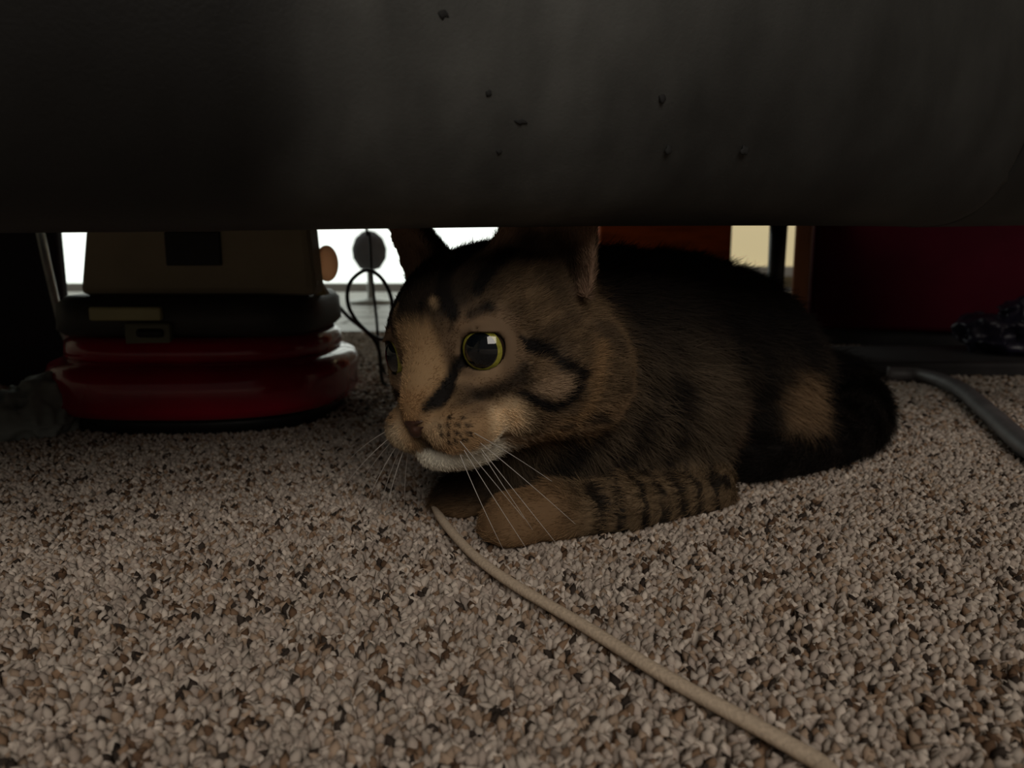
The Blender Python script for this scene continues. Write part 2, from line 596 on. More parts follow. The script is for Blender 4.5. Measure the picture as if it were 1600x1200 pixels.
    c = spot(c, (0.56, 0.40, 0.24), 0.7, 0.3, (0.85, 4.5, -2.25), 0.8)
    c = mixc(c, (0.07, 0.045, 0.03), mz * sstep(1.5, 2.2, l) * sstep(-2.0, -1.6, u) * 0.6)
    c = spot(c, (0.78, 0.58, 0.36), 1.05, 0.40, (2.5, 2.70, -2.25), 1.0)
    for d3 in DOTS:
        c = mixc(c, (0.016, 0.011, 0.008), sstep(0.12, 0.07, np.linalg.norm(m - np.array(d3), axis=1)) * 0.95)
    # lips and chin
    c = mixc(c, WHITE, sstep(-2.92, -3.05, u + 0.04 * (l - 1)) * sstep(0.9, 1.8, f) * sstep(-4.4, -4.0, u))
    c = line(c, WHITE, 0.20, 0.22, [(2.45, 2.75, -2.7), (2.03, 3.5, -2.98), (1.5, 3.9, -3.12)], 0.85)
    c = mixc(c, (0.05, 0.035, 0.028), sstep(0.16, 0.05, seg_dist(m, [np.array(x) for x in ((0, 4.5, -2.1), (0, 4.5, -2.85), (0.95, 4.15, -3.02), (1.68, 3.9, -2.98))])) * 0.75)
    c = mixc(c, PALE, sstep(-0.7, -1.0, q[:, 0]) * sstep(-1.75, -2.15, u) * sstep(3.0, 3.6, f) * 0.85)
    # jaw and throat
    jaw = sstep(-2.2, -2.7, u) * sstep(2.4, 1.4, f)
    c = mixc(c, np.array(TAN) * 0.75, jaw * 0.8)
    c = line(c, (0.29, 0.175, 0.085), 0.22, 0.25, [(1.95, 1.95, -3.2), (3.05, 1.0, -3.1), (4.2, 0.55, -2.3), (4.62, 0.15, -1.45), (4.6, -0.3, -0.5)], 0.85)
    c = mixc(c, DARK, sstep(0.58, 0.72, vnoise(q + 11, 2.0)) * jaw * 0.8)
    # eyelid rims
    ball = np.linalg.norm(e, axis=1)
    c = mixc(c, (0.008, 0.006, 0.005), sstep(EYE_R + 0.15, EYE_R + 0.07, ball) * sstep(0.0, 0.3, ax))
    return c


TA = TRUNK[-1][0] - TRUNK[0][0]; TL = np.linalg.norm(TA); TA = TA / TL
BANDS = [(0.0042, [(0.046, 0.305, 0.060), (0.040, 0.312, 0.046), (0.0278, 0.3164, 0.0368), (0.0134, 0.3187, 0.0294)]),
         (0.0044, [(0.060, 0.328, 0.060), (0.058, 0.3267, 0.0530), (0.0514, 0.3243, 0.0376), (0.0378, 0.321, 0.0232), (0.0215, 0.3189, 0.0191)]),
         (0.0030, [(0.0655, 0.3325, 0.0692), (0.0717, 0.3318, 0.0443), (0.0638, 0.3307, 0.0247)])]

def cat_groups(p):
    q = to_head(p)
    return dict(head=np.where(np.linalg.norm(q, axis=1) < 9, head_sdf(q) * HS, 0.1),
                ear=np.where(np.linalg.norm(q, axis=1) < 12, ear_sdf(q) * HS, 0.1),
                trunk=trunk_sdf(p), fore=np.minimum(chain_sdf(p, FORE, FORE_R), paw_bits(p)),
                far=chain_sdf(p, FAR, FAR_R), tail=chain_sdf(p, TAILP, TAIL_R))


def chain_param(p, pts):
    best = np.full(len(p), 9.0); par = np.zeros(len(p)); tan = np.zeros((len(p), 3)); acc = 0.0
    for a, b in zip(pts[:-1], pts[1:]):
        ab = b - a; L = np.linalg.norm(ab)
        t = np.clip(((p - a) @ ab) / (L * L), 0, 1)
        d = np.linalg.norm(p - a - t[:, None] * ab, axis=1)
        k = d < best
        best[k] = d[k]; par[k] = acc + t[k] * L; tan[k] = ab / L
        acc += L
    return par, tan, acc


def cat_style(p, nrm):
    """coat colour, lie of the fur and its length at points of the skin"""
    g = cat_groups(p)
    w = {k: np.exp(-np.clip(v, 0, None) / 0.0035) for k, v in g.items()}
    q = to_head(p)
    # trunk
    s = (p - TRUNK[0][0]) @ TA
    wob = (vnoise(p, 60) - 0.5) * 0.014 + (vnoise(p + 5, 160) - 0.5) * 0.006
    stripe = np.sin((s + wob + 0.12 * (0.06 - p[:, 2])) * 2 * math.pi / 0.026)
    tick = 0.65 + 0.7 * vnoise(p, 420)
    ct = np.tile(np.array((0.088, 0.064, 0.042)), (len(p), 1)) * tick[:, None]
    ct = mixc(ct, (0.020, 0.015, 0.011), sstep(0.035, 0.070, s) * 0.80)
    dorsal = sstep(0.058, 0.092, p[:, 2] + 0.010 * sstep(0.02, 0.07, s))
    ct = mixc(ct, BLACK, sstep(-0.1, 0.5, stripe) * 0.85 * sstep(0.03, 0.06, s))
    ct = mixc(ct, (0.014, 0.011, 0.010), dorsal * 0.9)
    # bands across breast and shoulder
    pj = p + (np.stack([vnoise(p, 120), vnoise(p + 3, 120), vnoise(p + 6, 120)], 1) - 0.5) * 0.006
    for wd, pts in BANDS:
        ct = mixc(ct, BLACK, sstep(wd + 0.0022, wd - 0.0015, seg_dist(pj, [np.array(x) for x in pts])) * 0.92)
    ct = mixc(ct, np.array(TAN) * 0.75, sstep(0.024, 0.012, np.linalg.norm((p - P(1238, 628, 0.402)) * np.array([1.3, 0.5, 1.0]), axis=1)) * 0.9)
    ct = mixc(ct, (0.2, 0.125, 0.08), sstep(0.020, 0.008, np.linalg.norm((p - P(1120, 650, 0.38)) * np.array([1.6, 0.5, 0.8]), axis=1)) * 0.5)
    # legs
    cols = {'trunk': ct}
    for key, pts in (('fore', FORE), ('far', FAR)):
        par, tn, L = chain_param(p, pts)
        cf = np.tile(np.array((0.17, 0.115, 0.066)), (len(p), 1)) * tick[:, None]
        if key == 'far': cf = np.tile(np.array((0.020, 0.014, 0.010)), (len(p), 1)) * tick[:, None]  # far leg and paw coloured darker to paint in their shade
        bw = np.sin((par + (vnoise(p, 150) - 0.5) * 0.010) * 2 * math.pi / 0.0105)
        cf = mixc(cf, BLACK, sstep(-0.05, 0.4, bw) * sstep(L - 0.020, L - 0.032, par) * sstep(0.25, 0.6, vnoise(p + 3, 170) + 0.25) * 0.93)
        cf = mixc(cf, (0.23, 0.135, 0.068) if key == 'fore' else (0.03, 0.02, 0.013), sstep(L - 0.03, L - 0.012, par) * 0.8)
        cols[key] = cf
    tp, tt, TLn = chain_param(p, TAILP)
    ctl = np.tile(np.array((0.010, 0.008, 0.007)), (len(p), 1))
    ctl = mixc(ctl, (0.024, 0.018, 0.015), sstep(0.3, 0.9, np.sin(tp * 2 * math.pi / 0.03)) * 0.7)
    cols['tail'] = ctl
    cols['head'] = head_color(q)
    x, y, z = ear_coords(q)
    we = 1.85 * np.clip(1 - np.clip(z, 0, EAR_H) / EAR_H, 0.0, 1) ** 0.72 + 0.12
    yc = -1.35 * np.clip(1 - z / (EAR_H + 0.6), 0.05, 1.15) * (1 - np.clip(x / we, -1.3, 1.3) ** 2)
    inner = sstep(-0.05, 0.08, y - yc)
    ce = np.tile(np.array((0.10, 0.066, 0.042)), (len(p), 1)) * tick[:, None]
    ce = mixc(ce, (0.34, 0.22, 0.15), inner * 0.85)
    ce = mixc(ce, DARK, inner * sstep(1.6, 0.4, z) * sstep(0.9, 0.5, np.abs(x / we)) * 0.9)
    cols['ear'] = ce
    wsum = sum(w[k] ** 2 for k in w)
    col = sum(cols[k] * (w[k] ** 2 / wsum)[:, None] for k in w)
    # lie of the fur
    down = np.array([0, 0, -1.0])
    flow = {'trunk': np.tile(TA * 0.9 + down * 0.55, (len(p), 1)), 'tail': tt}
    par, tn, L = chain_param(p, FORE); flow['fore'] = tn
    par, tn, L = chain_param(p, FAR); flow['far'] = tn
    hq = q - np.array([0, 4.6, -1.3])
    hq = hq / (np.linalg.norm(hq, axis=1)[:, None] + 1e-6) + np.array([0, -0.35, -0.15])
    flow['head'] = hq @ HR
    flow['ear'] = np.tile((EAR_A @ HR), (len(p), 1))
    fl = sum(flow[k] * (w[k] / sum(w.values()))[:, None] for k in w)
    fl = fl - nrm * (fl * nrm).sum(1)[:, None]
    fl /= np.linalg.norm(fl, axis=1)[:, None] + 1e-6
    base = {'trunk': 0.0125, 'tail': 0.0125, 'fore': 0.0062, 'far': 0.006, 'head': 0.0050, 'ear': 0.0034}
    ln = sum(base[k] * (w[k] / sum(w.values())) for k in w)
    face = sstep(1.0, 3.2, q[:, 1]) * (np.linalg.norm(q, axis=1) < 7)
    ln = ln * (1 - 0.58 * face)
    paw = np.linalg.norm(p - FORE[-1], axis=1); ln = np.where(paw < 0.022, ln * 0.55, ln)
    eye = np.minimum(np.linalg.norm(q - EYE_C, axis=1), np.linalg.norm(q - EYE_C * np.array([-1, 1, 1]), axis=1))
    ln = np.where(eye < 1.28, ln * 0.25, ln)
    keep = (eye > 1.10)
    nose = np.linalg.norm((q - np.array([0, 4.5, -1.85])) * np.array([1, 1, 1.2]), axis=1)
    keep &= nose > 0.42
    lipd = seg_dist(np.stack([np.abs(q[:, 0]), q[:, 1], q[:, 2]], 1), [np.array(x) for x in ((0, 4.5, -2.1), (0, 4.5, -2.85), (0.95, 4.15, -3.08), (2.0, 3.1, -2.95))])
    keep &= lipd > 0.10
    lift = np.where(np.linalg.norm(q, axis=1) < 6.5, 0.26, 0.22)
    return col, fl, ln, lift, keep


def build_cat():
    root = empty('tabby_cat', (float(TRUNK[1][0][0]), float(TRUNK[1][0][1]), 0.0))
    tag(root, 'brown tabby cat crouching on the carpet, face turned towards the left', 'cat')
    off = np.array(root.location)
    V, Q = surface_nets(cat_sdf, (-0.075, 0.245, -0.004), (0.272, 0.535, 0.158), VOX)
    me = mesh_np('body', V - off, Q)
    nv = np.empty(len(V) * 3, np.float32); me.vertices.foreach_get('normal', nv); nv = nv.reshape(-1, 3).astype(float)
    col, fl, ln, lift, keep = cat_style(V, nv)
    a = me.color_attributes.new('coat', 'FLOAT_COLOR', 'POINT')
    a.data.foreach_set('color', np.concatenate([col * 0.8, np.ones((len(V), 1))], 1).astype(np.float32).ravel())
    m, nt, b = attr_mat('cat_skin', 'coat', 0.75, 0.15)
    body = link('body', me, m, root, smooth=True)
    # fur
    tri = np.concatenate([Q[:, [0, 1, 2]], Q[:, [0, 2, 3]]])
    A, B, C = V[tri[:, 0]], V[tri[:, 1]], V[tri[:, 2]]
    ar = 0.5 * np.linalg.norm(np.cross(B - A, C - A), axis=1)
    cen = (A + B + C) / 3
    dens = np.where(np.linalg.norm(to_head(cen), axis=1) < 6.2, 2.6, 1.0)
    dens = np.where(cen[:, 2] < 0.003, 0.0, dens)
    pr = ar * dens; pr /= pr.sum()
    pick = RNG.choice(len(tri), HAIRS, p=pr)
    r1 = np.sqrt(RNG.random(HAIRS)); r2 = RNG.random(HAIRS)
    wa, wb, wc = 1 - r1, r1 * (1 - r2), r1 * r2
    T = tri[pick]
    p0 = V[T[:, 0]] * wa[:, None] + V[T[:, 1]] * wb[:, None] + V[T[:, 2]] * wc[:, None]
    nn = nv[T[:, 0]] * wa[:, None] + nv[T[:, 1]] * wb[:, None] + nv[T[:, 2]] * wc[:, None]
    nn /= np.linalg.norm(nn, axis=1)[:, None]
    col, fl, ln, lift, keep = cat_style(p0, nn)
    p0, nn, col, fl, ln, lift = (x[keep] for x in (p0, nn, col, fl, ln, lift))
    N = len(p0)
    ln = ln * RNG.uniform(0.65, 1.2, N)
    rnd = RNG.normal(0, 0.22, (N, 3)) + (np.stack([vnoise(p0, 180), vnoise(p0 + 9, 180), vnoise(p0 + 17, 180)], 1) - 0.5) * 0.7
    lift = lift * RNG.uniform(0.6, 1.6, N)
    d0 = fl + nn * lift[:, None] * 1.5 + rnd; d0 /= np.linalg.norm(d0, axis=1)[:, None]
    d1 = fl + nn * lift[:, None] * 0.3 + rnd; d1 /= np.linalg.norm(d1, axis=1)[:, None]
    K = 4
    ts = np.linspace(0, 1, K)
    pts = np.stack([p0 - nn * 0.0004 + (d0 * (t - 0.5 * t * t) + d1 * 0.5 * t * t)[:, :] * ln[:, None] for t in ts], 1)
    pts[..., 2] = np.maximum(pts[..., 2], 0.001)
    cu = bpy.data.hair_curves.new('fur')
    cu.add_curves([K] * N)
    cu.points.foreach_set('position', (pts - off).astype(np.float32).ravel())
    rad = np.tile(np.array([1.0, 0.9, 0.6, 0.12]), N) * np.repeat(RNG.uniform(0.00006, 0.00011, N), K)
    ra = cu.attributes.get('radius') or cu.attributes.new('radius', 'FLOAT', 'POINT')
    ra.data.foreach_set('value', rad.astype(np.float32))
    cc = col * RNG.uniform(0.7, 1.45, (N, 1))
    ca = cu.attributes.new('coat', 'FLOAT_COLOR', 'CURVE')
    ca.data.foreach_set('color', np.concatenate([cc, np.ones((N, 1))], 1).astype(np.float32).ravel())
    hm, nt, b = attr_mat('cat_fur', 'coat', 0.6, 0.12)
    cu.materials.append(hm)
    fo = bpy.data.objects.new('fur', cu); COL.objects.link(fo); fo.parent = body
    tag(fo, 'short brown tabby fur with black stripes', kind='stuff')
    # eyes
    def cap(name, centre, g, r, a0, a1, mat, parent, rings=10, seg=40):
        g = g / np.linalg.norm(g)
        s = np.cross(g, (0, 0, 1)); s /= np.linalg.norm(s); t = np.cross(s, g)
        VV, FF = [], []
        for i in range(rings + 1):
            a = a0 + (a1 - a0) * i / rings
            for k in range(seg):
                ph = 2 * math.pi * k / seg
                VV.append(centre - off + r * (g * math.cos(a) + math.sin(a) * (s * math.cos(ph) + t * math.sin(ph))))
        for i in range(rings):
            for k in range(seg):
                k2 = (k + 1) % seg
                FF.append((i * seg + k, i * seg + k2, (i + 1) * seg + k2, (i + 1) * seg + k))
        if a0 < 0.05: FF.append(tuple(range(seg)))
        return link(name, mesh_pd(name, VV, FF), mat, parent, smooth=True)
    eb = simple('eye_white', (0.03, 0.018, 0.012), 0.12, 0.2, 300, bumps=0, coat=1.0)
    im, nt, b = mat_new('eye_iris')
    f = noise(nt, 900, 3)
    nt.links.new(ramp(nt, f, [(0.3, (0.24, 0.23, 0.03)), (0.7, (0.40, 0.37, 0.06))]), b.inputs['Base Color'])
    b.inputs['Roughness'].default_value = 0.15; b.inputs['Coat Weight'].default_value = 1.0
    pm = simple('eye_pupil', (0.004, 0.006, 0.008), 0.06, 0.2, 300, bumps=0, coat=1.0)
    for sgn in (1, -1):
        mir = np.array([sgn, 1, 1])
        c = from_head(EYE_C * mir)
        g = (EYE_LOOK * mir if sgn < 0 else EYE_LOOK) @ HR
        o = cap('eye', c, g, EYE_R * HS, 0.01, math.pi * 0.75, eb, root, 24)
        tag(o, 'wide yellow-green eye with a large black pupil')
        cap('iris', c, g, (EYE_R + 0.018) * HS, 0.55, 0.83, im, o)
        cap('pupil', c, g, (EYE_R + 0.022) * HS, 0.01, 0.66, pm, o)
    # nose leather
    def nose_f(p):
        q = to_head(p); m = q.copy(); m[..., 0] = np.abs(m[..., 0])
        d = sd_ell(q, (0, 4.40, -1.85), (0.58, 0.36, 0.30))
        d = smin(d, sd_ell(q, (0, 4.48, -2.10), (0.28, 0.27, 0.28)), 0.15)
        d = smax(d, -sd_cone(m, (0.24, 4.74, -1.97), (0.48, 4.52, -1.87), 0.085, 0.05), 0.05)
        return d * HS
    nc = from_head((0, 4.3, -1.85))
    NV, NQ = surface_nets(nose_f, nc - 0.011, nc + 0.011, 0.0005)
    tag(link('nose', mesh_np('nose', NV - off, NQ), simple('nose_leather', (0.05, 0.022, 0.014), 0.45, 0.3, 700), root, smooth=True), 'brick-brown nose leather')
    # whiskers
    wm = simple('whisker', (0.62, 0.58, 0.54), 0.35, 0.1, 200, bumps=0)
    for sgn in (1, -1):
        for i, (l, f, u, dl, df, du, L) in enumerate(WHISK):
            a = np.array([l * sgn, f, u]); d = np.array([dl * sgn, df, du], float); d /= np.linalg.norm(d)
            droop = np.array([0.12 * sgn, -0.25, -0.55])
            path = [from_head(a - d * 0.15 + d * L * 0.86 * t + droop * (L / 5) * t * t * 1.5) - off for t in np.linspace(0, 1, 9)]
            tube('whisker', path, np.linspace(0.00017, 0.00005, 9), wm, root, 5)
    return root




# ------------------------------------------------------------------ the room
def struct(name, o, label=None):
    o.name = name; o['kind'] = 'structure'
    if label: o['label'] = label
    return o


def carpet_material():
    m, nt, b = mat_new('carpet_backing')
    f = noise(nt, 260, 2)
    nt.links.new(ramp(nt, f, [(0.32, (0.05, 0.035, 0.026)), (0.45, (0.25, 0.2, 0.165)), (0.7, (0.40, 0.34, 0.29))]), b.inputs['Base Color'])
    b.inputs['Roughness'].default_value = 0.95
    bump(nt, b, f, 0.8, 0.003)
    return m


FLOOR = struct('floor', rbox('floor', (5.2, 3.74, 0.04), (0, -0.73, -0.025), carpet_material(), bevel=0),
               'speckled beige pile carpet')


def carpet_pile():
    def field(y0, y1, hw0, hw1, sp):
        ny = int((y1 - y0) / sp)
        pts = []
        for j in range(ny):
            y = y0 + (j + 0.5) * sp
            hw = hw0 * y + hw1
            nx = int(2 * hw / sp)
            x = -hw + (np.arange(nx) + 0.5 * (j % 2)) * sp
            pts.append(np.stack([x, np.full(nx, y)], 1))
        p = np.concatenate(pts)
        return p + RNG.uniform(-0.38, 0.38, p.shape) * sp
    A = field(0.09, 0.50, 0.75, 0.20, 0.0019)
    B = field(0.50, 1.10, 0.72, 0.10, 0.0034)
    pal = np.array([(0.41, 0.34, 0.29), (0.48, 0.41, 0.35), (0.58, 0.50, 0.43), (0.36, 0.265, 0.195), (0.24, 0.155, 0.10), (0.045, 0.034, 0.028), (0.12, 0.072, 0.045)])
    pw = np.array([0.30, 0.26, 0.12, 0.13, 0.07, 0.07, 0.05])
    Vs, Fs, Cs, base = [], [], [], 0
    for pts, sides, rings in ((A, 5, 2), (B, 4, 2)):
        n = len(pts)
        sp = 0.00118 if sides == 5 else 0.0019
        r = RNG.uniform(0.85, 1.25, n) * sp
        hgt = RNG.uniform(0.0052, 0.0074, n)
        lean = RNG.normal(0, 0.0016, (n, 2))
        ph = RNG.uniform(0, 6.28, n)
        zs = [0.0, 0.55, 0.88][:rings] if rings == 3 else [0.0, 0.80]
        rs = [0.9, 1.08, 0.72][:rings] if rings == 3 else [0.95, 1.08]
        V = np.zeros((n, sides * rings + 1, 3))
        for i in range(rings):
            for k in range(sides):
                a = ph + 2 * math.pi * k / sides + i * 0.5
                V[:, i * sides + k, 0] = pts[:, 0] + lean[:, 0] * zs[i] ** 2 + r * rs[i] * np.cos(a)
                V[:, i * sides + k, 1] = pts[:, 1] + lean[:, 1] * zs[i] ** 2 + r * rs[i] * np.sin(a)
                V[:, i * sides + k, 2] = -0.005 + hgt * zs[i]
        V[:, -1, 0] = pts[:, 0] + lean[:, 0] * 1.15; V[:, -1, 1] = pts[:, 1] + lean[:, 1] * 1.15; V[:, -1, 2] = -0.005 + hgt
        f = []
        for i in range(rings - 1):
            for k in range(sides):
                k2 = (k + 1) % sides
                a, b2, c, d = i * sides + k, i * sides + k2, (i + 1) * sides + k2, (i + 1) * sides + k
                f += [(a, b2, c), (a, c, d)]
        for k in range(sides): f.append(((rings - 1) * sides + k, (rings - 1) * sides + (k + 1) % sides, rings * sides))
        f = np.array(f)
        nv = sides * rings + 1
        F = f[None] + (np.arange(n) * nv)[:, None, None] + base
        clump = vnoise(np.concatenate([pts, np.zeros((n, 1))], 1), 150)
        u = np.clip(RNG.random(n) * 0.9 + (clump - 0.5) * 0.45 + 0.05, 0, 0.9999)
        ci = np.searchsorted(np.cumsum(pw), u)
        c = pal[np.clip(ci, 0, len(pal) - 1)] * RNG.uniform(0.8, 1.2, (n, 1))
        Cs.append(np.repeat(c, nv, 0)); Vs.append(V.reshape(-1, 3)); Fs.append(F.reshape(-1, 3)); base += n * nv
    V = np.concatenate(Vs); F = np.concatenate(Fs); C = np.concatenate(Cs)
    me = mesh_np('carpet_pile', V - np.array(FLOOR.location), F)
    a = me.color_attributes.new('yarn', 'FLOAT_COLOR', 'POINT')
    a.data.foreach_set('color', np.concatenate([C, np.ones((len(C), 1))], 1).astype(np.float32).ravel())
    m, nt, b = attr_mat('carpet_yarn', 'yarn', 0.9, 0.1)
    o = link('carpet_pile', me, m, FLOOR, smooth=True)
    tag(o, 'speckled beige and brown carpet tufts', kind='stuff')


# floorboards in front of the bright glass door
wood_floor = simple('floorboard_wood', (0.30, 0.28, 0.24), 0.45, 0.3, 9, stretch=(0.3, 6, 1))
off_f = Vector(FLOOR.location)
plank_me = None
for j in range(9):
    for i in range(3):
        x = -1.75 + i * 1.75 + (0.6 if j % 2 else 0.0)
        loc = Vector((x, 1.205 + j * 0.121, -0.012)) - off_f
        if plank_me is None:
            o = rbox('plank', (1.745, 0.118, 0.018), loc, wood_floor, FLOOR, bevel=0.002, seg=1)
            plank_me = o.data
        else:
            o = bpy.data.objects.new('plank', plank_me); COL.objects.link(o); o.parent = FLOOR; o.location = loc

paint = simple('cream_wall_paint', (0.36, 0.32, 0.25), 0.9, 0.05, 8, bumps=0.05)
WY = 2.3
def wall(name, size, loc):
    return struct(name, rbox(name, size, loc, paint, bevel=0))
wall('wall_back', (5.2, 0.1, 2.5), (0, WY + 0.12, 1.25))
wall('wall_left', (0.1, 5.2, 2.5), (-2.6, -0.2, 1.25))
wall('wall_right', (0.1, 5.2, 2.5), (2.6, -0.2, 1.25))
struct('ceiling', rbox('ceiling', (5.2, 5.2, 0.1), (0, -0.2, 2.55), simple('ceiling_paint', (0.4, 0.385, 0.36), 0.9, 0.04, 6, bumps=0.05), bevel=0))

frame_mat = simple('window_frame_white', (0.7, 0.7, 0.68), 0.5, 0.05, 20, bumps=0.02)
day = emitter('daylight_pane', (0.93, 1.0, 0.93), DAY)
cream_glow_mat = emitter('cream_glow', (0.62, 0.52, 0.30), 0.75)  # added glow, stands in for light on the cream wall
def window(name, x0, x1, z0, z1, pane_mat, label, bars):
    w = empty(name, ((x0 + x1) / 2, WY, 0)); w['kind'] = 'structure'; w['label'] = label
    cx = (x0 + x1) / 2
    rbox('pane', (x1 - x0, 0.01, z1 - z0), (0, 0.03, (z0 + z1) / 2), pane_mat, w, bevel=0)
    for x in (x0, x1) + tuple(bars):
        rbox('window_frame', (0.035, 0.05, z1 - z0 + 0.06), (x - cx, 0.02, (z0 + z1) / 2), frame_mat, w, bevel=0.004)
    for z in (z0 - 0.008, z1 + 0.02):
        rbox('window_frame', (x1 - x0 + 0.07, 0.05, 0.03), (0, 0.02, z), frame_mat, w, bevel=0.004)
    return w
window('window_1', -1.55, 0.02, 0.012, 1.95, day, 'overexposed daylit glass door', ())
window('glow_panel', 0.56, 1.0, 0.06, 1.8, cream_glow_mat, 'glowing cream panel added for a lit patch of wall', ())  # made-up glowing panel where the cream wall is lit


# ------------------------------------------------------------------ the black sofa overhead
SOFA_A = math.radians(23)
SOFA = empty('sofa', (0, 0.228, 0), SOFA_A)
tag(SOFA, 'black leather sofa with a dusty scuffed lower front, over the cat', 'sofa')

def leather():
    m, nt, b = mat_new('black_leather')
    grain = noise(nt, 900, 3)
    dust_and_light = noise(nt, 11, 5, rough=0.55)
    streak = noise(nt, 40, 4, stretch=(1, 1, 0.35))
    # dusty blotches; the curve across the front paints a lit middle, shaded left
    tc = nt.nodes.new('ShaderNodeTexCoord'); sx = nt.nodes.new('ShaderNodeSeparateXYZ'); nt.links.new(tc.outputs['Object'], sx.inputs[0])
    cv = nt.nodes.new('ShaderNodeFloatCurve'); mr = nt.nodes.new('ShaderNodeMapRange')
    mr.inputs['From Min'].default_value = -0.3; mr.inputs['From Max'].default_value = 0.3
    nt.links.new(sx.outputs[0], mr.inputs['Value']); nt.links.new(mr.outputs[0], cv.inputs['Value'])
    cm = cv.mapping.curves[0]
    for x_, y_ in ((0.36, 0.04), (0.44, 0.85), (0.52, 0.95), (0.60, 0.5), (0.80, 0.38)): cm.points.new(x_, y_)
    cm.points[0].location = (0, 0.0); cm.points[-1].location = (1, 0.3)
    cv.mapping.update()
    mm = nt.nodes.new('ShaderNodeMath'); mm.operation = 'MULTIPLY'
    nt.links.new(dust_and_light, mm.inputs[0]); nt.links.new(cv.outputs[0], mm.inputs[1])
    dust_and_light = mm.outputs[0]
    c1 = ramp(nt, dust_and_light, [(0.05, (0.010, 0.010, 0.010)), (0.60, (0.125, 0.128, 0.122))])
    c2 = ramp(nt, streak, [(0.35, (0.55, 0.55, 0.55)), (0.7, (1.0, 1.0, 1.0))])
    mx = nt.nodes.new('ShaderNodeMix'); mx.data_type = 'RGBA'; mx.blend_type = 'MULTIPLY'; mx.inputs[0].default_value = 1.0
    nt.links.new(c1, mx.inputs[6]); nt.links.new(c2, mx.inputs[7])
    nt.links.new(mx.outputs[2], b.inputs['Base Color'])
    b.inputs['Roughness'].default_value = 0.55
    b.inputs['Specular IOR Level'].default_value = 0.35
    bump(nt, b, grain, 0.25, 0.0004)
    return m
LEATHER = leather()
MARK = simple('scuff_black', (0.006, 0.006, 0.006), 0.8, 0.3, 300, bumps=0)
LINING = simple('black_lining', (0.008, 0.008, 0.009), 0.95, 0.3, 40)

PROF = catmull([(0.004, 0.42), (-0.004, 0.33), (-0.006, 0.25), (-0.004, 0.195), (0.001, 0.168), (0.010, 0.146), (0.022, 0.131), (0.036, 0.1235), (0.054, 0.1225), (0.064, 0.128), (0.066, 0.175)], 5)

def leather_panel(name, s0, s1, n, seed):
    V = []; F = []
    S = np.linspace(s0, s1, n); K = len(PROF)
    for i, s in enumerate(S):
        edge = min(1.0, (s - s0) / 0.004, (s1 - s) / 0.004)
        edge = math.sqrt(max(0.0, 1 - (1 - edge) ** 2))
        for j, (t, z) in enumerate(PROF):
            w = 0.0022 * math.sin(s * 9 + seed) * math.sin(z * 30 + s * 5) + 0.0012 * math.sin(s * 31 + z * 40 + seed)
            inw = (1 - edge) * 0.002
            V.append((s, t + w + (inw if z > 0.14 else 0), z + (inw * 0.7 if t > 0.015 else 0) + 0.0006 * math.sin(s * 14 + seed) + 0.0150 * s))
    for i in range(n - 1):
        for j in range(K - 1):
            F.append((i * K + j, i * K + j + 1, (i + 1) * K + j + 1, (i + 1) * K + j))
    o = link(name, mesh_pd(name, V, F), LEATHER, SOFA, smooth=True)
    sm = o.modifiers.new('thickness', 'SOLIDIFY'); sm.thickness = 0.004; sm.offset = -1 
    return o
SEAM = 0.224
SDEP = 0.47        # depth of the sofa's frame
_k = (1217 - 800) / FPX * 0.98
_t = SDEP - 0.03
SREAR = (_k * (0.228 + _t * math.cos(SOFA_A)) + _t * math.sin(SOFA_A)) / (math.cos(SOFA_A) - _k * math.sin(SOFA_A))
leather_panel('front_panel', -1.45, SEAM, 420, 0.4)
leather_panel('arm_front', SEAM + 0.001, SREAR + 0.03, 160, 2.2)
for (px, py, w, h) in ((773, 145, 5, 6), (828, 191, 11, 4), (1040, 155, 6, 7), (1062, 235, 6, 7), (1176, 236, 8, 7), (802, 238, 5, 4), (690, 20, 9, 8)):
    # position on the leather: intersect with the front panel
    d = 0.226
    for _ in range(8):
        p = P(px, py, d)
        s = p[0] / math.cos(SOFA_A)
        t = np.interp(-p[2], -PROF[:45, 1], PROF[:45, 0])
        d = 0.228 + s * math.sin(SOFA_A) + t
    k = d / FPX
    bm = bmesh.new()
    bmesh.ops.create_icosphere(bm, subdivisions=2, radius=1.0)
    for v in bm.verts:
        j = 1 + 0.25 * math.sin(5 * v.co.x + 3 * v.co.z + px)
        v.co = Vector((v.co.x * w * k * j, v.co.y * 0.0004, v.co.z * h * k * j))
    me = bpy.data.meshes.new('scuff_mark'); bm.to_mesh(me); bm.free()
    p[2] -= 0.015 * s
    w_ = 0.0022 * math.sin(s * 9 + 0.4) * math.sin(p[2] * 30 + s * 5) + 0.0012 * math.sin(s * 31 + p[2] * 40 + 0.4)
    o = link('scuff_mark', me, MARK, SOFA, smooth=True); o.location = (s, t + w_ + 0.0001, p[2] + 0.015 * s)
rbox('underside_lining', (2.1, SDEP - 0.06, 0.012), (-0.42, SDEP / 2 + 0.025, 0.186), LINING, SOFA, bevel=0.002)
rbox('back_rail', (2.1, 0.035, 0.10), (-0.42, SDEP, 0.196), LINING, SOFA, bevel=0.004)
rbox('side_rail', (0.03, SDEP - 0.06, 0.07), (SREAR + 0.005, SDEP / 2 + 0.025, 0.19), LINING, SOFA, bevel=0.004)
rbox('side_rail', (0.03, SDEP - 0.06, 0.07), (-1.425, SDEP / 2 + 0.025, 0.19), LINING, SOFA, bevel=0.004)
for i in range(2):
    rbox('seat_cushion', (0.80, 0.40, 0.14), (-1.01 + i * 0.81, 0.21, 0.47), LEATHER, SOFA, bevel=0.04, seg=4)
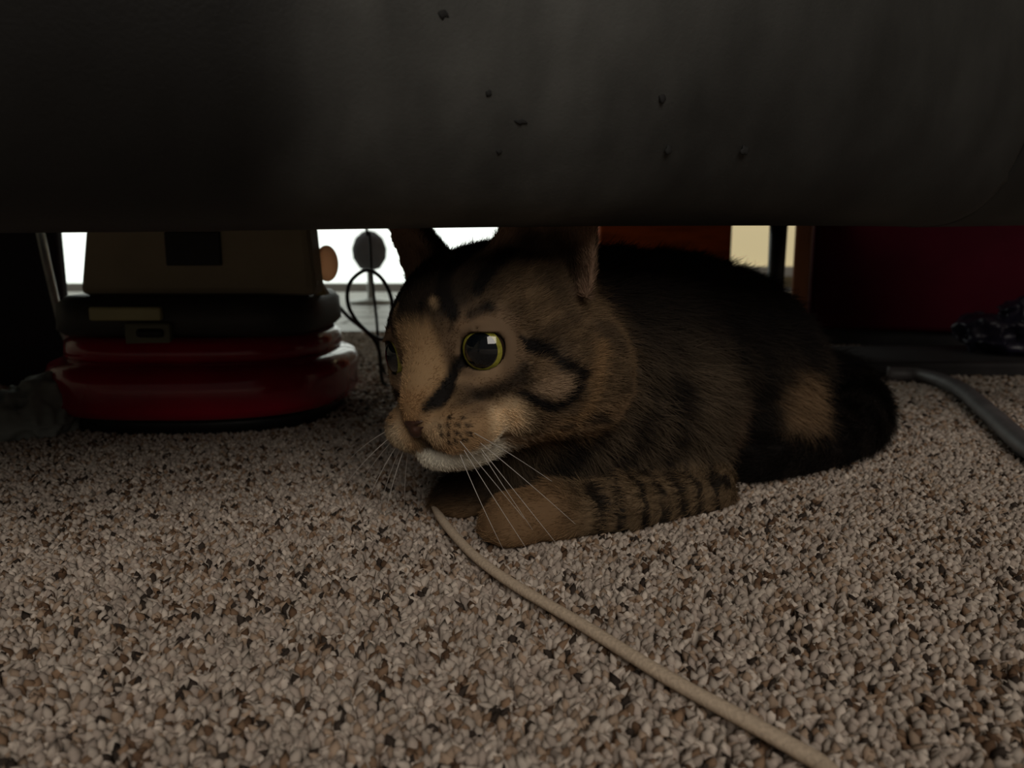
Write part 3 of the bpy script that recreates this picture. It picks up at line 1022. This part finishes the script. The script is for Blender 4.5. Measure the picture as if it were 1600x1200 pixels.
rbox('backrest', (2.1, 0.14, 0.60), (-0.45, SDEP - 0.05, 0.50), LEATHER, SOFA, bevel=0.05, seg=4)
rbox('armrest', (SREAR + 0.03 - SEAM, SDEP, 0.42), ((SREAR + 0.03 + SEAM) / 2, SDEP / 2 + 0.006, 0.41), LEATHER, SOFA, bevel=0.05, seg=4)
rbox('armrest', (0.24, SDEP, 0.42), (-1.55, SDEP / 2, 0.41), LEATHER, SOFA, bevel=0.05, seg=4)
LEGM = simple('sofa_leg_black', (0.012, 0.011, 0.012), 0.4, 0.2, 50)
for x in (-1.40, SREAR):
    for y in (0.10, SDEP - 0.03):
        V, F = tube_arrays([(x, y, -0.003), (x, y, 0.09), (x, y, 0.182)], [0.0075, 0.0085, 0.0095], 16)
        link('leg', mesh_pd('leg', V, F), LEGM, SOFA, smooth=True)

carpet_pile()
VOX, HAIRS = 0.00135, 320000
EYE_LOOK = np.array([0.36, 0.93, 0.03])
WHISK = [(1.55, 3.9, -2.1, 1.0, 0.15, -0.25, 4.6), (1.3, 4.1, -2.2, 0.9, 0.35, -0.45, 4.8), (1.7, 3.75, -2.4, 0.95, 0.1, -0.5, 5.2),
         (1.4, 4.0, -2.5, 0.8, 0.3, -0.75, 4.8), (1.75, 3.6, -2.65, 0.8, 0.1, -0.8, 4.8), (1.3, 4.0, -2.75, 0.6, 0.3, -0.95, 4.0), (1.7, 3.5, -2.8, 0.6, 0.0, -1.0, 3.6)]
CAT = build_cat()


# ------------------------------------------------------------------ things under and behind the sofa
def Z(py, d): return float(P(800, py, d)[2])
def X(px, d, py=420): return float(P(px, py, d)[0])
RED = simple('red_plastic', (0.50, 0.006, 0.035), 0.22, 0.15, 30, bumps=0.03, coat=0.6)
BLACKP = simple('black_plastic', (0.012, 0.011, 0.013), 0.5, 0.3, 60)
BEIGE = simple('beige_plastic', (0.42, 0.36, 0.24), 0.6, 0.08, 30, bumps=0.05)
REFLECT = simple('cream_reflection', (0.62, 0.58, 0.30), 0.45, 0.08, 30, bumps=0.03)  # pale colour of the painted reflection
GREYT = simple('dark_grey_plastic', (0.055, 0.05, 0.045), 0.5, 0.2, 30, bumps=0.05)
OLIVE = simple('olive_grey_plastic', (0.20, 0.20, 0.13), 0.5, 0.15, 30, bumps=0.05)

ax, ay = X(325, 0.565), 0.565
app = empty('appliance', (ax, ay, 0))
tag(app, 'beige box-shaped appliance on a wide round red plastic base', 'appliance')
def sq(rx, ry, prof, name, mat, parent, e=3.0, seg=72):
    V = []; F = []; n = len(prof)
    for i in range(seg):
        a = 2 * math.pi * i / seg
        c, s = math.cos(a), math.sin(a)
        k = (abs(c) ** e + abs(s) ** e) ** (-1 / e)
        for r, z in prof: V.append((k * c * (rx - r), k * s * (ry - r), z))
    for i in range(seg):
        j = (i + 1) % seg
        for q in range(n - 1): F.append((i * n + q, j * n + q, j * n + q + 1, i * n + q + 1))
    F.append(tuple(i * n for i in range(seg))[::-1]); F.append(tuple(i * n + n - 1 for i in range(seg)))
    return link(name, mesh_pd(name, V, F), mat, parent, smooth=True)
sq(0.093, 0.088, [(0.012, -0.002), (0.004, 0.0), (0.003, 0.012), (0.012, 0.014)], 'base_foot', BLACKP, app, 2.6)
sq(0.101, 0.098, [(0.012, 0.010), (0.003, 0.012), (0.0, 0.018), (0.0012, 0.026), (0.0, 0.034), (0.003, 0.041), (0.012, 0.045), (0.03, 0.046)], 'red_base', RED, app, 2.6)
sq(0.092, 0.085, [(0.006, 0.044), (0.003, 0.047), (0.004, 0.056), (0.010, 0.060), (0.03, 0.061)], 'red_collar', RED, app, 2.8)
sq(0.086, 0.074, [(0.004, 0.060), (0.0, 0.064), (0.001, 0.080), (0.006, 0.085), (0.03, 0.086)], 'lower_housing', GREYT, app, 4.5)
hop = prism('hopper', [(X(118, 0.51) - ax, 0.0855), (X(491, 0.51) - ax, 0.0855), (X(480, 0.51) - ax, 0.150), (X(145, 0.51) - ax, 0.150)], -0.055, -0.025, BEIGE, app, 0.005)
yf = 0.51
rbox('label_plate', (X(348, yf) - X(262, yf), 0.003, Z(362, yf) - Z(415, yf)), ((X(348, yf) + X(262, yf)) / 2 - ax, -0.0556, (Z(362, yf) + Z(415, yf)) / 2), BLACKP, app, 0.0006, 1)
yf = 0.49
rbox('reflection_strip', (X(248, yf) - X(135, yf), 0.006, 0.0085), ((X(248, yf) + X(135, yf)) / 2 - ax, -0.075, Z(490, yf)), REFLECT, app, 0.0015)  # strip paints a yellowish light reflection onto the housing
cp = rbox('latch_panel', (X(262, yf) - X(190, yf), 0.006, 0.0165), ((X(262, yf) + X(190, yf)) / 2 - ax, -0.0755, Z(527, yf) + 0.001), OLIVE, app, 0.0015)
lv = rbox('latch', (0.017, 0.004, 0.0055), (0.002, -0.0035, 0.002), BLACKP, cp, 0.002)

# orange knob on a tan bracket at the right edge of the hopper
ORG, nt, b = mat_new('orange_translucent')
nt.links.new(ramp(nt, noise(nt, 40, 3), [(0.3, (0.85, 0.42, 0.22)), (0.7, (0.92, 0.50, 0.28))]), b.inputs['Base Color'])
b.inputs['Roughness'].default_value = 0.6
tr = nt.nodes.new('ShaderNodeBsdfTranslucent'); tr.inputs[0].default_value = (0.95, 0.45, 0.22, 1)
ms = nt.nodes.new('ShaderNodeMixShader'); ms.inputs[0].default_value = 0.75
nt.links.new(b.outputs[0], ms.inputs[1]); nt.links.new(tr.outputs[0], ms.inputs[2])
nt.links.new(ms.outputs[0], nt.nodes['Material Output'].inputs['Surface'])
TANP = simple('tan_card', (0.42, 0.33, 0.16), 0.8, 0.1, 40)
pd = 0.545
r = 18 * pd / FPX
zt, zb = Z(383, pd), Z(441, pd)
VV, FF = [], []
for i in range(13):                      # hollow rounded cap, open towards the back
    a = math.pi * 0.5 * i / 12
    for k in range(32):
        ph = 2 * math.pi * k / 32
        VV.append((r * math.sin(a) * math.cos(ph), -0.010 * math.cos(a), (zt - zb) / 2 * math.sin(a) * math.sin(ph)))
for i in range(12):
    for k in range(32): FF.append((i * 32 + k, i * 32 + (k + 1) % 32, (i + 1) * 32 + (k + 1) % 32, (i + 1) * 32 + k))
kn = link('knob', mesh_pd('knob', VV, FF), ORG, app, smooth=True)
kn.location = (X(506, pd) - ax, pd - ay + 0.010, (zt + zb) / 2)
tag(kn, 'orange rounded knob')
br = prism('bracket', [(X(489, pd) - ax, zb + 0.006), (X(508, pd) - ax, Z(461, pd)), (X(489, pd) - ax, Z(458, pd) - 0.002)], pd - ay + 0.002, pd - ay + 0.012, TANP, app)

# black cable
CAB = simple('black_rubber', (0.010, 0.011, 0.010), 0.5, 0.2, 80)
cd = 0.68
path = catmull([P(520, 700, 0.72) * np.array([1, 1, 0]) + np.array([0, 0, 0.002]), P(500, 540, 0.71), P(512, 462, 0.70), P(530, 480, 0.70), P(556, 505, 0.69), P(600, 530, 0.68), P(613, 480, 0.68), P(600, 440, 0.68), P(574, 422, 0.68), P(548, 440, 0.675),
                P(543, 470, 0.67), P(556, 500, 0.66), P(590, 540, 0.655), P(600, 600, 0.66), P(640, 690, 0.665) * np.array([1, 1, 0]) + np.array([0, 0, 0.002])], 8)
tag(tube('cable', path, 0.0017, CAB, None, 8), 'black cable looping up beside the cat\'s far ear', 'cable')
w = tube('wire', catmull([np.array([X(555, 0.72), 0.74, 0.62]), np.array([X(562, 0.72), 0.725, 0.35]), P(571, 335, 0.72), P(577, 365, 0.72), P(581, 430, 0.72), P(588, 495, 0.72), P(594, 560, 0.72), np.array([X(600, 0.72), 0.72, -0.002])], 6), 0.0013, CAB, None, 8)
tag(w, 'thin dark wire hanging down behind the looped cable', 'wire')

# grey rounded thing in front of the glass door
gd = 1.75
GREYC = simple('grey_fabric', (0.20, 0.20, 0.23), 0.95, 0.15, 30)
ST = empty('stand', (X(578, gd), gd, 0)); tag(ST, 'grey rounded stand against the bright glass door', 'stand')
zc = Z(391, gd)
lathe('head', [(0.001, zc - 0.045), (0.022, zc - 0.040), (0.036, zc - 0.018), (0.038, zc + 0.004), (0.030, zc + 0.026), (0.014, zc + 0.040), (0.001, zc + 0.043)], GREYC, ST)
lathe('stem', [(0.05, -0.003), (0.05, 0.003), (0.012, 0.007), (0.007, 0.014), (0.007, zc - 0.043)], simple('pale_metal', (0.6, 0.62, 0.6), 0.4, 0.1, 30, 0.2), ST)

# left: dark board with a pale bar leaning against it, grey cloth
bd = 0.66
xb0, xb1 = X(-190, bd), X(92, bd)
DBX = simple('dark_board', (0.012, 0.008, 0.016), 0.8, 0.3, 20)
bx = rbox('upright_board', (xb1 - xb0, 0.012, 0.175), ((xb0 + xb1) / 2, bd + 0.006, 0.085), DBX, None, 0.003)
tag(bx, 'very dark upright board left of the red base', 'board')
bar = tube('metal_bar', [P(60, 350, 0.645), P(75, 420, 0.645), P(96, 510, 0.64), np.array([X(124, 0.635), 0.635, -0.003])], [0.0034, 0.0032, 0.003, 0.003], simple('dull_aluminium', (0.45, 0.45, 0.42), 0.4, 0.15, 60, 0.7), None, 8)
tag(bar, 'slim pale metal bar leaning against the dark board', 'bar')
def lump(name, parts, seed, h, amp, fr, mat):
    parts = [(np.asarray(c), np.asarray(r)) for c, r in parts]
    lo = np.min([c - r for c, r in parts], 0) - 0.008; hi = np.max([c + r for c, r in parts], 0) + 0.008
    lo[2] = -0.008
    def f(p):
        sh = p.shape[:-1]; q = p.reshape(-1, 3)
        d = None
        for c, r in parts:
            e = sd_ell(q, c, r); d = e if d is None else smin(d, e, 0.008)
        nz = np.abs(vnoise(q + seed, fr) - 0.5) * 2 + 0.5 * np.abs(vnoise(q + seed * 2, fr * 2.3) - 0.5) * 2
        d = d + (nz - 0.6) * amp
        return smax(d, -0.002 - q[:, 2], 0.002).reshape(sh)
    V, Q = surface_nets(f, lo, hi, h)
    o = V.mean(0); o[2] = 0
    ob = link(name, mesh_np(name, V - o, Q), mat, None, smooth=True); ob.location = o
    return ob
cl = lump('cloth', [(P(75, 640, 0.49), (0.016, 0.018, 0.022)), (P(30, 668, 0.48), (0.018, 0.016, 0.022)), (P(-25, 665, 0.475), (0.024, 0.018, 0.022))], 3.1, 0.0016, 0.008, 70,
          simple('grey_cloth', (0.34, 0.36, 0.33), 0.95, 0.15, 90))
tag(cl, 'crumpled pale grey cloth at the left edge of the carpet', 'cloth')

# right: wooden chest, post, leg, maroon cabinet, low board, bag, hose
CHW = simple('red_brown_wood', (0.42, 0.085, 0.015), 0.85, 0.35, 14, stretch=(1, 1, 6), bumps=0.05)
CHW.node_tree.nodes['Principled BSDF'].inputs['Specular IOR Level'].default_value = 0.1
wd = 1.22
ch = empty('wooden_chest', ((X(936, wd) + X(1142, wd)) / 2, wd + 0.05, 0), 0.0); tag(ch, 'red-brown wooden chest seen low above the cat\'s back', 'chest')
cw = X(1142, wd) - X(936, wd)
rbox('body', (cw, 0.10, 0.30), (0, 0, 0.157), CHW, ch, 0.004)
rbox('lid', (cw + 0.012, 0.112, 0.03), (0, 0, 0.322), CHW, ch, 0.006)
rbox('plinth', (cw - 0.02, 0.08, 0.02), (0, 0, 0.0), CHW, ch, 0.002)
mx0 = X(1268, 0.955)
ca, sa = math.cos(math.radians(-19)), math.sin(math.radians(-19))
CAB2 = empty('cabinet', (mx0 + 0.28 * ca - 0.15 * sa, 0.955 + 0.28 * sa + 0.15 * ca, 0), math.radians(-19)); tag(CAB2, 'dark maroon cabinet standing at the right with a brown wooden leg', 'cabinet')
MAR = simple('maroon_panel', (0.050, 0.002, 0.009), 0.8, 0.25, 12, bumps=0.05)
MAR.node_tree.nodes['Principled BSDF'].inputs['Specular IOR Level'].default_value = 0.08
rbox('body', (0.56, 0.30, 0.46), (0, 0, 0.25), MAR, CAB2, 0.006)
rbox('plinth', (0.54, 0.28, 0.03), (0, 0, 0.006), BLACKP, CAB2, 0.002)
rbox('leg', (X(1257, 0.945) - X(1233, 0.945), 0.022, 0.48), (-0.28 - 0.012, -0.155, 0.237), simple('brown_wood_leg', (0.32, 0.12, 0.05), 0.7, 0.3, 20, stretch=(4, 4, 0.5), bumps=0.05), CAB2, 0.003)
lbx0, lbx1 = X(1300, 0.75), X(1720, 0.75)
lb = rbox('low_board', (lbx1 - lbx0, 0.13, 0.016), ((lbx0 + lbx1) / 2, 0.780, 0.005), simple('charcoal_board', (0.020, 0.017, 0.019), 0.7, 0.3, 30), None, 0.004)
tag(lb, 'flat dark board lying on the carpet before the maroon cabinet', 'board')
bg = lump('plastic_bag', [(P(1545, 512, 0.79), (0.030, 0.024, 0.016)), (P(1610, 505, 0.78), (0.033, 0.024, 0.024)), (P(1600, 540, 0.775), (0.05, 0.028, 0.010))], 9.3, 0.002, 0.010, 60,
          simple('dark_bag', (0.02, 0.017, 0.035), 0.35, 0.3, 60))
for v in bg.data.vertices: v.co.z = max(v.co.z, 0.0125)
tag(bg, 'crumpled dark bag on the flat board at the right', 'bag')
hz = np.array([0, 0, 0.006])
hp = catmull([G(1385, 594) + hz, G(1440, 598) + hz, G(1495, 617) + hz, G(1545, 660) + hz, G(1600, 712) + hz, G(1680, 765) + hz, G(1800, 800) + hz, G(1980, 815) + hz, G(2250, 810) + hz, G(2600, 790) + hz], 8)
tag(tube('hose', hp, 0.0062, simple('grey_rubber', (0.13, 0.12, 0.12), 0.5, 0.25, 60), None, 14), 'grey rubber hose curving over the carpet at the right', 'hose')

# tan cord in the foreground
cz = np.array([0, 0, 0.0038])
cp_ = catmull([G(676, 803) + cz, G(700, 838) + cz, G(742, 884) + cz, G(800, 928) + cz, G(905, 992) + cz, G(1040, 1078) + cz, G(1160, 1146) + cz, G(1270, 1210) + cz, G(1400, 1285) + cz, np.array([0.135, 0.150, 0]) + cz, np.array([0.190, 0.095, 0]) + cz, np.array([0.27, 0.03, 0]) + cz], 10)
n = len(cp_)
tag(tube('cord', cp_, np.concatenate([np.linspace(0.0009, 0.0019, 6), np.linspace(0.0019, 0.0026, n - 6)]), simple('tan_cord_weave', (0.64, 0.51, 0.38), 0.7, 0.15, 900, bumps=0.5), None, 14, 0.8), 'smooth tan cord lying across the carpet in front of the cat', 'cord')
